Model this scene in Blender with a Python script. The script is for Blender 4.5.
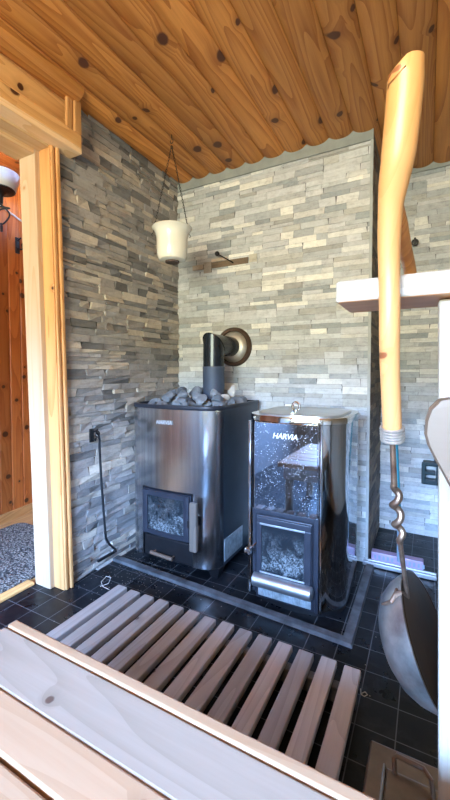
import bpy, bmesh, math, random
from mathutils import Vector, Matrix
random.seed(7)
for o in list(bpy.data.objects): bpy.data.objects.remove(o)
C = bpy.context.scene.collection
PI = math.pi

# ------------------------------------------------------------------ camera
cd = bpy.data.cameras.new('camera'); cam = bpy.data.objects.new('camera', cd); C.objects.link(cam)
cam.location = (1.423, -2.010, 0.97)
cam.rotation_euler = (math.radians(88.0), 0, math.radians(28.2))
cd.sensor_fit = 'VERTICAL'; cd.sensor_height = 24; cd.lens = 24*378/800; cd.shift_y = -14.8/800; cd.clip_start = 0.02
bpy.context.scene.camera = cam
# ------------------------------------------------------------------ world: blue-white sky above, grass-green land below
W = bpy.data.worlds.new('world'); bpy.context.scene.world = W; W.use_nodes = True
nt = W.node_tree; nt.nodes.clear()
wo = nt.nodes.new('ShaderNodeOutputWorld'); bg = nt.nodes.new('ShaderNodeBackground')
tc = nt.nodes.new('ShaderNodeTexCoord'); sp = nt.nodes.new('ShaderNodeSeparateXYZ'); cr = nt.nodes.new('ShaderNodeValToRGB')
mr = nt.nodes.new('ShaderNodeMapRange'); mr.inputs['From Min'].default_value = -1; mr.inputs['From Max'].default_value = 1
nt.links.new(tc.outputs['Generated'], sp.inputs[0]); nt.links.new(sp.outputs['Z'], mr.inputs['Value']); nt.links.new(mr.outputs[0], cr.inputs[0])
e = cr.color_ramp.elements
e[0].position = 0.0; e[0].color = (.20, .20, .15, 1)
e[1].position = 1.0; e[1].color = (.34, .56, 1.0, 1)
for p, c in ((.49, (.27, .27, .20, 1)), (.575, (.22, .25, .18, 1)), (.60, (.50, .84, 1.45, 1)), (.75, (.32, .66, 1.35, 1))):
    k = e.new(p); k.color = c
nt.links.new(cr.outputs[0], bg.inputs[0]); bg.inputs[1].default_value = 95.0
nt.links.new(bg.outputs[0], wo.inputs[0])
def area(name, loc, rot, sx, sy, power, col, portal=False):
    l = bpy.data.lights.new(name, 'AREA'); l.shape = 'RECTANGLE'; l.size = sx; l.size_y = sy; l.energy = power; l.color = col
    o = bpy.data.objects.new(name, l); C.objects.link(o); o.location = loc; o.rotation_euler = rot
    if portal: l.cycles.is_portal = True
    return o
area('window_portal', (1.1, -3.76, 1.31), (PI/2, 0, 0), 1.7, 1.0, 1, (1, 1, 1), True)
area('hall_window_portal', (-.45, -3.76, 1.1), (PI/2, 0, 0), .55, 1.8, 1, (1, 1, 1), True)
vs = bpy.context.scene.view_settings
vs.view_transform = 'Standard'; vs.look = 'None'; vs.gamma = 1; vs.use_curve_mapping = False; vs.exposure = 0.24

# ------------------------------------------------------------------ node helpers
def newmat(name, rough=.5, metal=0, col=(.8, .8, .8)):
    m = bpy.data.materials.new(name); m.use_nodes = True
    b = m.node_tree.nodes['Principled BSDF']
    b.inputs['Roughness'].default_value = rough; b.inputs['Metallic'].default_value = metal
    b.inputs['Base Color'].default_value = (*col, 1)
    return m, m.node_tree, b
def N(nt, typ, **kw):
    n = nt.nodes.new(typ)
    for k, v in kw.items():
        if k.startswith('i_'):
            key = k[2:]; key = int(key) if key.isdigit() else key.replace('_', ' ')
            n.inputs[key].default_value = v
        else: setattr(n, k, v)
    return n
def L(nt, a, b): nt.links.new(a, b)
def math_(nt, op, a, b=None, clamp=False):
    n = nt.nodes.new('ShaderNodeMath'); n.operation = op; n.use_clamp = clamp
    for i, v in enumerate((a, b)):
        if v is None: continue
        if isinstance(v, (int, float)): n.inputs[i].default_value = v
        else: nt.links.new(v, n.inputs[i])
    return n.outputs[0]
def mix(nt, f, a, b, mode='MIX'):
    n = nt.nodes.new('ShaderNodeMix'); n.data_type = 'RGBA'; n.blend_type = mode
    for key, v in ((0, f), (6, a), (7, b)):
        if isinstance(v, (int, float)): n.inputs[key].default_value = v
        elif isinstance(v, tuple): n.inputs[key].default_value = (*v, 1) if len(v) == 3 else v
        else: nt.links.new(v, n.inputs[key])
    return n.outputs[2]
def ramp(nt, fac, stops):
    n = nt.nodes.new('ShaderNodeValToRGB'); el = n.color_ramp.elements
    while len(el) > 1: el.remove(el[-1])
    el[0].position = stops[0][0]; el[0].color = (*stops[0][1], 1)
    for p, c in stops[1:]:
        k = el.new(p); k.color = (*c, 1)
    nt.links.new(fac, n.inputs[0]); return n.outputs[0]
def noise(nt, vec, scale, detail=3, rough=.5, dist=0):
    n = nt.nodes.new('ShaderNodeTexNoise'); n.inputs['Scale'].default_value = scale; n.inputs['Detail'].default_value = detail
    n.inputs['Roughness'].default_value = rough; n.inputs['Distortion'].default_value = dist
    nt.links.new(vec, n.inputs['Vector']); return n.outputs[0]
def bump(nt, b, h, strength=.3, dist=.002):
    n = nt.nodes.new('ShaderNodeBump'); n.inputs['Strength'].default_value = strength; n.inputs['Distance'].default_value = dist
    nt.links.new(h, n.inputs['Height']); nt.links.new(n.outputs[0], b.inputs['Normal'])
def objvec(nt): return nt.nodes.new('ShaderNodeTexCoord').outputs['Object']

def wood(name, light, dark, axis='y', rough=.5, knot=(.07, .02, .008), kdens=4.0, keep=.6, contrast=1.0, kr=.05, coat=0.0):
    m, nt, b = newmat(name, rough)
    v = objvec(nt); at = N(nt, 'ShaderNodeAttribute', attribute_name='seed')
    add = N(nt, 'ShaderNodeVectorMath', operation='ADD'); L(nt, v, add.inputs[0])
    sc = N(nt, 'ShaderNodeVectorMath', operation='SCALE'); L(nt, at.outputs['Vector'], sc.inputs[0]); sc.inputs['Scale'].default_value = 17
    L(nt, sc.outputs[0], add.inputs[1])
    s = N(nt, 'ShaderNodeSeparateXYZ'); L(nt, add.outputs[0], s.inputs[0])
    o = {'x': ('Y', 'Z', 'X'), 'y': ('X', 'Z', 'Y'), 'z': ('X', 'Y', 'Z')}[axis]
    across = math_(nt, 'ADD', s.outputs[o[0]], s.outputs[o[1]]); along = s.outputs[o[2]]
    cv = N(nt, 'ShaderNodeCombineXYZ'); L(nt, across, cv.inputs[0]); L(nt, along, cv.inputs[1])
    # knots
    wob = noise(nt, cv.outputs[0], 40, 2)
    vo = N(nt, 'ShaderNodeTexVoronoi', voronoi_dimensions='2D', i_Scale=kdens); L(nt, cv.outputs[0], vo.inputs['Vector'])
    ra = N(nt, 'ShaderNodeSeparateColor'); L(nt, vo.outputs['Color'], ra.inputs[0])
    on = math_(nt, 'LESS_THAN', ra.outputs[0], keep)
    d = math_(nt, 'ADD', vo.outputs['Distance'], math_(nt, 'MULTIPLY', math_(nt, 'SUBTRACT', wob, .5), .035))
    rad = math_(nt, 'ADD', math_(nt, 'MULTIPLY', ra.outputs[1], kr), kr*.45)
    rel = math_(nt, 'DIVIDE', d, rad)
    core = math_(nt, 'MULTIPLY', on, math_(nt, 'SUBTRACT', 1.35, rel), True)
    core = math_(nt, 'MULTIPLY', core, 2.6, True)
    halo = math_(nt, 'MULTIPLY', on, math_(nt, 'DIVIDE', math_(nt, 'SUBTRACT', 4.0, rel), 4.0, True), True)
    # grain, bent round the knots
    bent = math_(nt, 'ADD', across, math_(nt, 'MULTIPLY', halo, .030))
    gv = N(nt, 'ShaderNodeCombineXYZ'); L(nt, math_(nt, 'MULTIPLY', bent, 55), gv.inputs[0]); L(nt, math_(nt, 'MULTIPLY', along, 2.2), gv.inputs[1])
    g1 = noise(nt, gv.outputs[0], 1.0, 4, .6, .6)
    gv2 = N(nt, 'ShaderNodeCombineXYZ'); L(nt, math_(nt, 'MULTIPLY', bent, 260), gv2.inputs[0]); L(nt, math_(nt, 'MULTIPLY', along, 9), gv2.inputs[1])
    g2 = noise(nt, gv2.outputs[0], 1.0, 2)
    wv = N(nt, 'ShaderNodeCombineXYZ'); L(nt, math_(nt, 'MULTIPLY', bent, 7), wv.inputs[0]); L(nt, math_(nt, 'MULTIPLY', along, .55), wv.inputs[1])
    g3 = math_(nt, 'POWER', math_(nt, 'FRACT', math_(nt, 'MULTIPLY', noise(nt, wv.outputs[0], 1.0, 1), 15.0)), 2.2)
    g = math_(nt, 'ADD', math_(nt, 'MULTIPLY', g1, .5), math_(nt, 'ADD', math_(nt, 'MULTIPLY', g2, .18), math_(nt, 'MULTIPLY', g3, .32)))
    lo = .5-.24/contrast; hi = .5+.24/contrast
    mrn = N(nt, 'ShaderNodeMapRange'); mrn.inputs['From Min'].default_value = lo; mrn.inputs['From Max'].default_value = hi; L(nt, g, mrn.inputs['Value'])
    col = mix(nt, mrn.outputs[0], light, dark)
    # board to board tone
    tone = math_(nt, 'ADD', math_(nt, 'MULTIPLY', at.outputs['Alpha'], .45), .77)
    tn = N(nt, 'ShaderNodeCombineColor'); [L(nt, tone, tn.inputs[i]) for i in range(3)]
    col = mix(nt, 1.0, col, tn.outputs[0], 'MULTIPLY')
    col = mix(nt, math_(nt, 'MULTIPLY', halo, .45), col, tuple(c*.55 for c in dark))
    col = mix(nt, core, col, knot)
    L(nt, col, b.inputs['Base Color'])
    bump(nt, b, g, .12, .001)
    if coat: b.inputs['Coat Weight'].default_value = coat; b.inputs['Coat Roughness'].default_value = .25
    return m

M = {}
M['pine_ceiling'] = wood('varnished_pine_ceiling', (.60, .245, .055), (.36, .11, .017), 'y', .55, kdens=4.4, keep=.7, kr=.072, knot=(.085, .022, .007), contrast=1.25)
M['pine_y'] = wood('pine_y', (.78, .44, .17), (.55, .25, .075), 'y', .45, kdens=4, keep=.5, kr=.045)
M['pine_z'] = wood('pine_z', (.72, .38, .15), (.50, .22, .065), 'z', .45, kdens=4, keep=.4, kr=.04)
M['pine_pale_z'] = wood('pine_pale_z', (.48, .36, .245), (.42, .28, .165), 'z', .45, kdens=4, keep=.4, kr=.035, knot=(.4, .18, .06))
M['pine_pale_y'] = wood('pine_pale_y', (.84, .58, .33), (.70, .42, .18), 'y', .45, kdens=4, keep=.4, kr=.035)
M['pine_red_z'] = wood('hall_pine', (.60, .20, .05), (.40, .10, .02), 'z', .35, kdens=8, keep=.75, kr=.09, coat=.3)
M['pine_red_y'] = wood('hall_pine_ceiling', (.42, .15, .04), (.26, .08, .02), 'y', .4, kdens=5, keep=.5, kr=.05)
M['bench_grey'] = wood('weathered_bench', (.39, .30, .225), (.30, .23, .165), 'x', .5, knot=(.12, .07, .05), kdens=5, keep=.25, kr=.03, contrast=.9)
M['bench_warm'] = wood('warm_bench', (.46, .29, .17), (.39, .22, .115), 'x', .42, knot=(.28, .10, .05), kdens=6, keep=.35, kr=.05, contrast=.8)
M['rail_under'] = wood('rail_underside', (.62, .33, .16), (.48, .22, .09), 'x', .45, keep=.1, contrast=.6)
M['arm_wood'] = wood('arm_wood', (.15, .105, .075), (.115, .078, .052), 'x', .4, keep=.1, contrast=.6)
M['beam'] = wood('pale_aspen', (.40, .38, .35), (.29, .27, .24), 'x', .55, knot=(.4, .3, .2), kdens=4, keep=.2, kr=.03, contrast=.8)
M['beam_z'] = wood('pale_aspen_post', (.36, .32, .265), (.30, .25, .195), 'z', .55, knot=(.5, .3, .2), kdens=4, keep=.2, kr=.03, contrast=.7)
M['slat'] = wood('grey_slats', (.44, .40, .37), (.31, .275, .25), 'y', .42, knot=(.08, .05, .04), kdens=5, keep=.15, kr=.03, contrast=.9)
M['pole'] = wood('barked_pole', (.60, .325, .13), (.52, .25, .085), 'z', .42, knot=(.25, .08, .03), kdens=12, keep=.10, kr=.04, contrast=.6, coat=.3)
M['branch'] = wood('branch', (.62, .27, .08), (.42, .15, .04), 'z', .3, kdens=6, keep=.1, coat=.4)
M['greywood_z'] = wood('grey_handle', (.13, .10, .08), (.08, .065, .052), 'z', .6, kdens=10, keep=.1)
M['greywood_x'] = wood('grey_handle_x', (.15, .095, .065), (.08, .055, .04), 'x', .6, kdens=10, keep=.1)

def stone_mat(name, bs, rough=.75):
    m, nt, b = newmat(name, rough)
    v = objvec(nt); at = N(nt, 'ShaderNodeAttribute', attribute_name='seed')
    n1 = noise(nt, v, 22, 5, .65, .4); n2 = noise(nt, v, 90, 4, .6)
    mp = N(nt, 'ShaderNodeVectorMath', operation='MULTIPLY'); L(nt, v, mp.inputs[0]); mp.inputs[1].default_value = (12, 12, 70)
    n3 = noise(nt, mp.outputs[0], 1, 3, .6, 1.0)
    f = math_(nt, 'ADD', math_(nt, 'MULTIPLY', n1, .5), math_(nt, 'ADD', math_(nt, 'MULTIPLY', n2, .25), math_(nt, 'MULTIPLY', n3, .4)))
    g = ramp(nt, f, [(.38, (.62, .62, .63)), (.55, (.95, .95, .95)), (.72, (1.12, 1.12, 1.12))])
    col = mix(nt, 1.0, at.outputs['Color'], g, 'MULTIPLY')
    L(nt, col, b.inputs['Base Color']); bump(nt, b, f, bs, .006)
    return m
M['stone_rough'] = stone_mat('split_stone_rough', 1.0)
M['stone_smooth'] = stone_mat('split_stone_smooth', .55)

def floor_mat():
    m, nt, b = newmat('slate_tiles', .3)
    v = objvec(nt)
    mp = N(nt, 'ShaderNodeMapping'); L(nt, v, mp.inputs[0]); mp.inputs['Location'].default_value = (-.0185, -.002+.0035, 0)
    br = N(nt, 'ShaderNodeTexBrick', offset=0.0, squash=1.0); L(nt, mp.outputs[0], br.inputs['Vector'])
    br.inputs['Scale'].default_value = 1; br.inputs['Brick Width'].default_value = .1035; br.inputs['Row Height'].default_value = .1055
    br.inputs['Mortar Size'].default_value = .0016; br.inputs['Mortar Smooth'].default_value = .2; br.inputs['Bias'].default_value = 0
    br.inputs['Color1'].default_value = (.004, .005, .007, 1); br.inputs['Color2'].default_value = (.010, .012, .016, 1); br.inputs['Mortar'].default_value = (.11, .12, .135, 1)
    b.inputs['Specular IOR Level'].default_value = .22
    n1 = noise(nt, v, 9, 5, .7, .5)
    dust = ramp(nt, n1, [(.5, (0, 0, 0)), (.72, (1, 1, 1))])
    col = mix(nt, math_(nt, 'MULTIPLY', dust, .12), br.outputs['Color'], (.14, .155, .18))
    # crumbs of bark and ash scattered in front of the stoves
    vo = N(nt, 'ShaderNodeTexVoronoi', voronoi_dimensions='2D', i_Scale=70); L(nt, v, vo.inputs['Vector'])
    ra = N(nt, 'ShaderNodeSeparateColor'); L(nt, vo.outputs['Color'], ra.inputs[0])
    dm = N(nt, 'ShaderNodeVectorMath', operation='DISTANCE'); L(nt, v, dm.inputs[0]); dm.inputs[1].default_value = (.2, -.6, 0)
    near = math_(nt, 'MULTIPLY', math_(nt, 'SUBTRACT', .32, dm.outputs['Value'], True), 1.5, True)
    sp = math_(nt, 'MULTIPLY', math_(nt, 'LESS_THAN', ra.outputs[0], math_(nt, 'ADD', near, .006)), math_(nt, 'LESS_THAN', vo.outputs['Distance'], .16))
    col = mix(nt, math_(nt, 'MULTIPLY', sp, .8), col, (.35, .32, .28))
    L(nt, col, b.inputs['Base Color'])
    rr = ramp(nt, noise(nt, v, 14, 4, .6), [(.3, (.22,)*3), (.7, (.5,)*3)]); L(nt, rr, b.inputs['Roughness'])
    h = math_(nt, 'SUBTRACT', math_(nt, 'MULTIPLY', n1, .25), br.outputs['Fac']); bump(nt, b, h, .35, .002)
    return m
M['floor'] = floor_mat()

def simple(name, col, rough=.5, metal=0, var=.25, scale=20, bs=.0, stretch=None, dark=None):
    m, nt, b = newmat(name, rough, metal, col)
    v = objvec(nt)
    if stretch:
        mp = N(nt, 'ShaderNodeVectorMath', operation='MULTIPLY'); L(nt, v, mp.inputs[0]); mp.inputs[1].default_value = stretch; v = mp.outputs[0]
    n = noise(nt, v, scale, 4, .6)
    dk = dark or tuple(c*(1-var) for c in col)
    L(nt, ramp(nt, n, [(.3, dk), (.7, col)]), b.inputs['Base Color'])
    if bs: bump(nt, b, n, bs, .002)
    return m
M['steel_brushed'] = simple('brushed_stainless', (.62, .63, .66), .23, 1, .35, 1, .02, (60, 60, 1.5))
M['steel_brushed'].node_tree.nodes['Principled BSDF'].inputs['Anisotropic'].default_value = .6
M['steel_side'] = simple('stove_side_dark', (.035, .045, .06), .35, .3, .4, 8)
M['mirror'] = simple('polished_stainless', (.50, .52, .55), .07, 1, .15, 1, .02, (25, 25, 2))
M['chrome'] = simple('chrome', (.75, .76, .78), .12, 1, .1, 5)
M['lid_steel'] = simple('lid_steel', (.62, .64, .66), .32, .85, .2, 9)
M['black_iron'] = simple('black_iron', (.012, .012, .014), .4, .2, .4, 30)
M['black_enamel'] = simple('black_pipe', (.015, .022, .032), .22, .3, .3, 12)
M['sleeve'] = simple('grey_sleeve', (.06, .08, .12), .55, .2, .2, 15)
M['door_iron'] = simple('door_iron', (.028, .032, .046), .42, .3, .35, 14)
M['rust'] = simple('rusted_steel', (.11, .065, .045), .5, .5, .5, 14)
M['bright_ring'] = simple('steel_ring', (.55, .55, .52), .45, .5, .4, 12, 0, None, (.35, .30, .25))
M['ceramic'] = simple('cream_ceramic', (.80, .78, .68), .22, 0, .05, 6)
M['cork'] = simple('dark_base', (.10, .06, .045), .7, 0, .4, 20)
M['sauna_stone'] = simple('sauna_stone', (.26, .29, .33), .85, 0, .55, 16, .9)
M['pale_stone'] = simple('pale_sauna_stone', (.62, .58, .52), .85, 0, .45, 18, .9)
M['plaster'] = simple('grey_plaster', (.30, .32, .30), .85, 0, .25, 12, .3)
M['kerb'] = simple('worn_kerb', (.13, .14, .155), .65, 0, .7, 16, .5)
M['dark_back'] = simple('wall_backing', (.20, .20, .20), .9)
M['rear'] = simple('rear_wall_paint', (.34, .27, .19), .8, 0, .2, 6)
M['teal'] = simple('teal_plastic', (.01, .20, .27), .35, 0, .15, 10)
M['lavender'] = simple('lavender_plastic', (.36, .27, .42), .45, 0, .2, 25)
M['alu'] = simple('aluminium', (.42, .43, .45), .42, .9, .2, 20)
M['grey_plastic'] = simple('grey_plastic', (.22, .30, .38), .45, 0, .2, 15)
M['green_dark'] = simple('dark_green_plastic', (.012, .035, .042), .35, 0, .3, 10)
M['ladle_inside'] = None
M['ladle_steel'] = simple('ladle_steel', (.58, .56, .53), .30, .9, .4, 16, .1, None, (.26, .23, .21))
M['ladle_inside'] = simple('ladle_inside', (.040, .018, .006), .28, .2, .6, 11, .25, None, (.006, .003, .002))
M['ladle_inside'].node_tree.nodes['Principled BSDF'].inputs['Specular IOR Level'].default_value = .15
M['neck'] = simple('neck_metal', (.40, .28, .20), .35, .85, .5, 40, .1, None, (.18, .11, .08))
M['wire'] = simple('wire_wrap', (.62, .58, .52), .4, .7, .4, 60)
M['bronze'] = simple('hatch_metal', (.30, .225, .175), .34, .7, .45, 9, .1)
M['string'] = simple('string', (.62, .6, .55), .8)
M['ash'] = simple('ash_behind_glass', (.05, .055, .06), .9, 0, .8, 30)
M['lampglass'] = simple('alabaster_glass', (.86, .85, .82), .5, 0, .18, 14)
M['white_cable'] = simple('white_cable', (.75, .73, .7), .5)
M['label_plate'] = simple('plate', (.50, .58, .62), .4, .5, .5, 40)
M['logo_white'] = simple('logo_white', (.82, .85, .9), .4, .1)
M['logo_steel'] = simple('logo_steel', (.75, .76, .78), .45, .6)
M['trimgrey'] = simple('edge_trim', (.42, .44, .43), .6, 0, .2, 20)
def glass_sooty(name, ash):
    m, nt, b = newmat(name, .12, 0, (.02, .025, .03))
    v = objvec(nt); n1 = noise(nt, v, 16, 6, .7, .8); n2 = noise(nt, v, 75, 4, .7, 1.5)
    sp = N(nt, 'ShaderNodeSeparateXYZ'); L(nt, v, sp.inputs[0])
    hi = N(nt, 'ShaderNodeMapRange'); L(nt, sp.outputs['Z'], hi.inputs['Value'])
    hi.inputs['From Min'].default_value = ash[1]; hi.inputs['From Max'].default_value = ash[0]
    f = math_(nt, 'MULTIPLY', math_(nt, 'MULTIPLY', ramp(nt, n1, [(.42, (0,)*3), (.62, (1,)*3)]), ramp(nt, n2, [(.42, (.15,)*3), (.6, (1,)*3)])), hi.outputs[0])
    col = mix(nt, f, (.012, .016, .02), (.20, .225, .24)); L(nt, col, b.inputs['Base Color'])
    L(nt, math_(nt, 'ADD', math_(nt, 'MULTIPLY', f, .6), .1), b.inputs['Roughness'])
    return m
M['glass_stove'] = glass_sooty('sooty_glass', (.20, .40))
M['glass_boiler'] = glass_sooty('ash_glass', (.20, .33))
def panel_mat():
    m, nt, b = newmat('spotted_mirror_panel', .05, 1, (.2, .22, .26))
    v = objvec(nt)
    vo = N(nt, 'ShaderNodeTexVoronoi', i_Scale=190); L(nt, v, vo.inputs['Vector'])
    ra = N(nt, 'ShaderNodeSeparateColor'); L(nt, vo.outputs['Color'], ra.inputs[0])
    vo2 = N(nt, 'ShaderNodeTexVoronoi', i_Scale=330); L(nt, v, vo2.inputs['Vector'])
    s = math_(nt, 'MULTIPLY', math_(nt, 'LESS_THAN', vo.outputs['Distance'], .30), math_(nt, 'LESS_THAN', ra.outputs[1], .6))
    s2 = math_(nt, 'MULTIPLY', math_(nt, 'LESS_THAN', vo2.outputs['Distance'], .26), .4)
    n = ramp(nt, noise(nt, v, 12, 3), [(.35, (.15,)*3), (.6, (1,)*3)])
    f = math_(nt, 'MULTIPLY', math_(nt, 'MAXIMUM', s, s2), n, True)
    L(nt, mix(nt, f, (.40, .43, .50), (.85, .90, .97)), b.inputs['Base Color'])
    L(nt, math_(nt, 'MULTIPLY_ADD' if False else 'ADD', math_(nt, 'MULTIPLY', f, .4), .035), b.inputs['Roughness'])
    L(nt, math_(nt, 'SUBTRACT', 1.0, math_(nt, 'MULTIPLY', f, .8)), b.inputs['Metallic'])
    return m
M['panel'] = panel_mat()
def rug_mat():
    m, nt, b = newmat('mottled_rug', .95)
    v = objvec(nt)
    vo = N(nt, 'ShaderNodeTexVoronoi', i_Scale=95); L(nt, v, vo.inputs['Vector'])
    n = noise(nt, v, 6, 3)
    c = ramp(nt, vo.outputs['Distance'], [(.0, (.62, .58, .50)), (.35, (.36, .34, .30)), (.62, (.04, .04, .04))])
    ra = N(nt, 'ShaderNodeSeparateColor'); L(nt, vo.outputs['Color'], ra.inputs[0])
    c = mix(nt, math_(nt, 'MULTIPLY', ra.outputs[0], .6), c, (.12, .11, .10))
    L(nt, c, b.inputs['Base Color']); bump(nt, b, math_(nt, 'SUBTRACT', 1.0, vo.outputs['Distance']), .8, .01)
    return m
M['rug'] = rug_mat()

# ------------------------------------------------------------------ mesh helpers
def seedcol(tone=None):
    return (random.random(), random.random(), random.random(), random.random() if tone is None else tone)
class MB:
    """collects shapes, then becomes one mesh object"""
    def __init__(s): s.v = []; s.f = []; s.c = []; s.m = []; s.sm = []
    def add(s, verts, faces, col=None, mi=0, smooth=False):
        col = col or seedcol(); b = len(s.v); s.v += [tuple(p) for p in verts]
        for f in faces: s.f.append(tuple(b+i for i in f)); s.c.append(col); s.m.append(mi); s.sm.append(smooth)
        return s
    def box(s, a, b, bev=0.0, col=None, mi=0, seg=2, rot=None, piv=None):
        bm = bmesh.new(); bmesh.ops.create_cube(bm, size=1)
        for v in bm.verts: v.co = Vector([(a[i]+b[i])/2 + v.co[i]*(b[i]-a[i]) for i in range(3)])
        if bev: bmesh.ops.bevel(bm, geom=bm.edges[:], offset=bev, segments=seg, affect='EDGES', profile=.5)
        if rot is not None:
            p = Vector(piv if piv is not None else [(a[i]+b[i])/2 for i in range(3)])
            for v in bm.verts: v.co = p + rot @ (v.co-p)
        bm.verts.index_update()
        s.add([v.co[:] for v in bm.verts], [[v.index for v in f.verts] for f in bm.faces], col, mi, False); bm.free(); return s
    def tube(s, pts, rad, n=10, col=None, mi=0, caps=True, closed=False):
        pts = [Vector(p) for p in pts]; rad = rad if isinstance(rad, (list, tuple)) else [rad]*len(pts)
        V = []; F = []; prev = None; k = len(pts)
        for i, p in enumerate(pts):
            t = (pts[(i+1) % k]-pts[i-1]) if closed else (pts[min(i+1, k-1)]-pts[max(i-1, 0)]); t.normalize()
            if prev is None:
                u = t.orthogonal().normalized()
            else:
                u = (prev - t*prev.dot(t)).normalized()
            prev = u; w = t.cross(u)
            for j in range(n):
                a = 2*PI*j/n; V.append(p + (u*math.cos(a)+w*math.sin(a))*rad[i])
        for i in range(k if closed else k-1):
            for j in range(n):
                a = i*n+j; b = i*n+(j+1) % n; c = ((i+1) % k)*n+(j+1) % n; d = ((i+1) % k)*n+j; F.append((a, b, c, d))
        s.add(V, F, col, mi, True)
        if caps and not closed:
            b = len(s.v)-len(V)
            s.f.append(tuple(b+j for j in reversed(range(n)))); s.f.append(tuple(b+(k-1)*n+j for j in range(n)))
            s.c += [s.c[-1]]*2; s.m += [mi]*2; s.sm += [False]*2
        return s
    def lathe(s, prof, c, n=32, axis=(0, 0, 1), col=None, mi=0, smooth=True):
        """prof = [(radius, height)] turned about axis through c"""
        ax = Vector(axis).normalized(); u = ax.orthogonal().normalized(); w = ax.cross(u); c = Vector(c); V = []; F = []
        for r, h in prof:
            for j in range(n):
                a = 2*PI*j/n; V.append(c+ax*h+(u*math.cos(a)+w*math.sin(a))*r)
        for i in range(len(prof)-1):
            for j in range(n): F.append((i*n+j, i*n+(j+1) % n, (i+1)*n+(j+1) % n, (i+1)*n+j))
        if prof[0][0] > 1e-5: F.append(tuple(reversed(range(n))))
        if prof[-1][0] > 1e-5: F.append(tuple((len(prof)-1)*n+j for j in range(n)))
        return s.add(V, F, col, mi, smooth)
    def loft(s, rings, cap=True, col=None, mi=0, smooth=True, closed=True):
        n = len(rings[0]); V = [p for r in rings for p in r]; F = []
        for i in range(len(rings)-1):
            for j in range(n if closed else n-1): F.append((i*n+j, i*n+(j+1) % n, (i+1)*n+(j+1) % n, (i+1)*n+j))
        s.add(V, F, col, mi, smooth)
        if cap:
            b = len(s.v)-len(V)
            s.f.append(tuple(b+j for j in reversed(range(n)))); s.f.append(tuple(b+(len(rings)-1)*n+j for j in range(n)))
            s.c += [s.c[-1]]*2; s.m += [mi]*2; s.sm += [False]*2
        return s
POS = {}
def build(name, mb, mat, parent=None, loc=None, split=True):
    me = bpy.data.meshes.new(name)
    off = POS.get(parent.name, Vector()) if parent else (Vector(loc) if loc is not None else Vector())
    me.from_pydata([tuple(Vector(v)-off) for v in mb.v], [], mb.f)
    mats = mat if isinstance(mat, (list, tuple)) else [mat]
    for m in mats: me.materials.append(M[m])
    ca = me.color_attributes.new('seed', 'FLOAT_COLOR', 'CORNER')
    for p in me.polygons:
        p.material_index = mb.m[p.index]; p.use_smooth = mb.sm[p.index]
        for li in p.loop_indices: ca.data[li].color = mb.c[p.index]
    bm = bmesh.new(); bm.from_mesh(me)
    bmesh.ops.recalc_face_normals(bm, faces=bm.faces[:]) if split else None
    for ed in bm.edges:
        if len(ed.link_faces) == 2 and ed.calc_face_angle(0) > math.radians(38): ed.smooth = False
    bm.to_mesh(me); bm.free(); me.update()
    o = bpy.data.objects.new(name, me); C.objects.link(o)
    if parent: o.parent = parent
    elif loc is not None: o.location = loc
    POS[o.name] = off
    return o
def thing(name, label, cat, loc=(0, 0, 0), group=None, kind=None):
    o = bpy.data.objects.new(name, None); o.empty_display_size = .05; C.objects.link(o); o.location = loc
    POS[o.name] = Vector(loc)
    if label: o['label'] = label
    if cat: o['category'] = cat
    if group: o['group'] = group
    if kind: o['kind'] = kind
    return o
def tag(o, label=None, cat=None, group=None, kind=None):
    for k, v in (('label', label), ('category', cat), ('group', group), ('kind', kind)):
        if v: o[k] = v
    return o
def struct(name, mb, mat, label=None, cat=None, parent=None):
    o = build(name, mb, mat, parent)
    if not parent: o['kind'] = 'structure'; tag(o, label, cat)
    return o

# ================================================================== SETTING
H = 2.17                      # ceiling seam height
XR, YB, YR = 2.25, -3.7, .5   # right wall, rear wall, recess wall
# floor
struct('floor', MB().box((-.15, YB, -.06), (XR, .6, 0)), 'floor', 'black slate floor laid in small square tiles with pale joints', 'floor')

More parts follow.
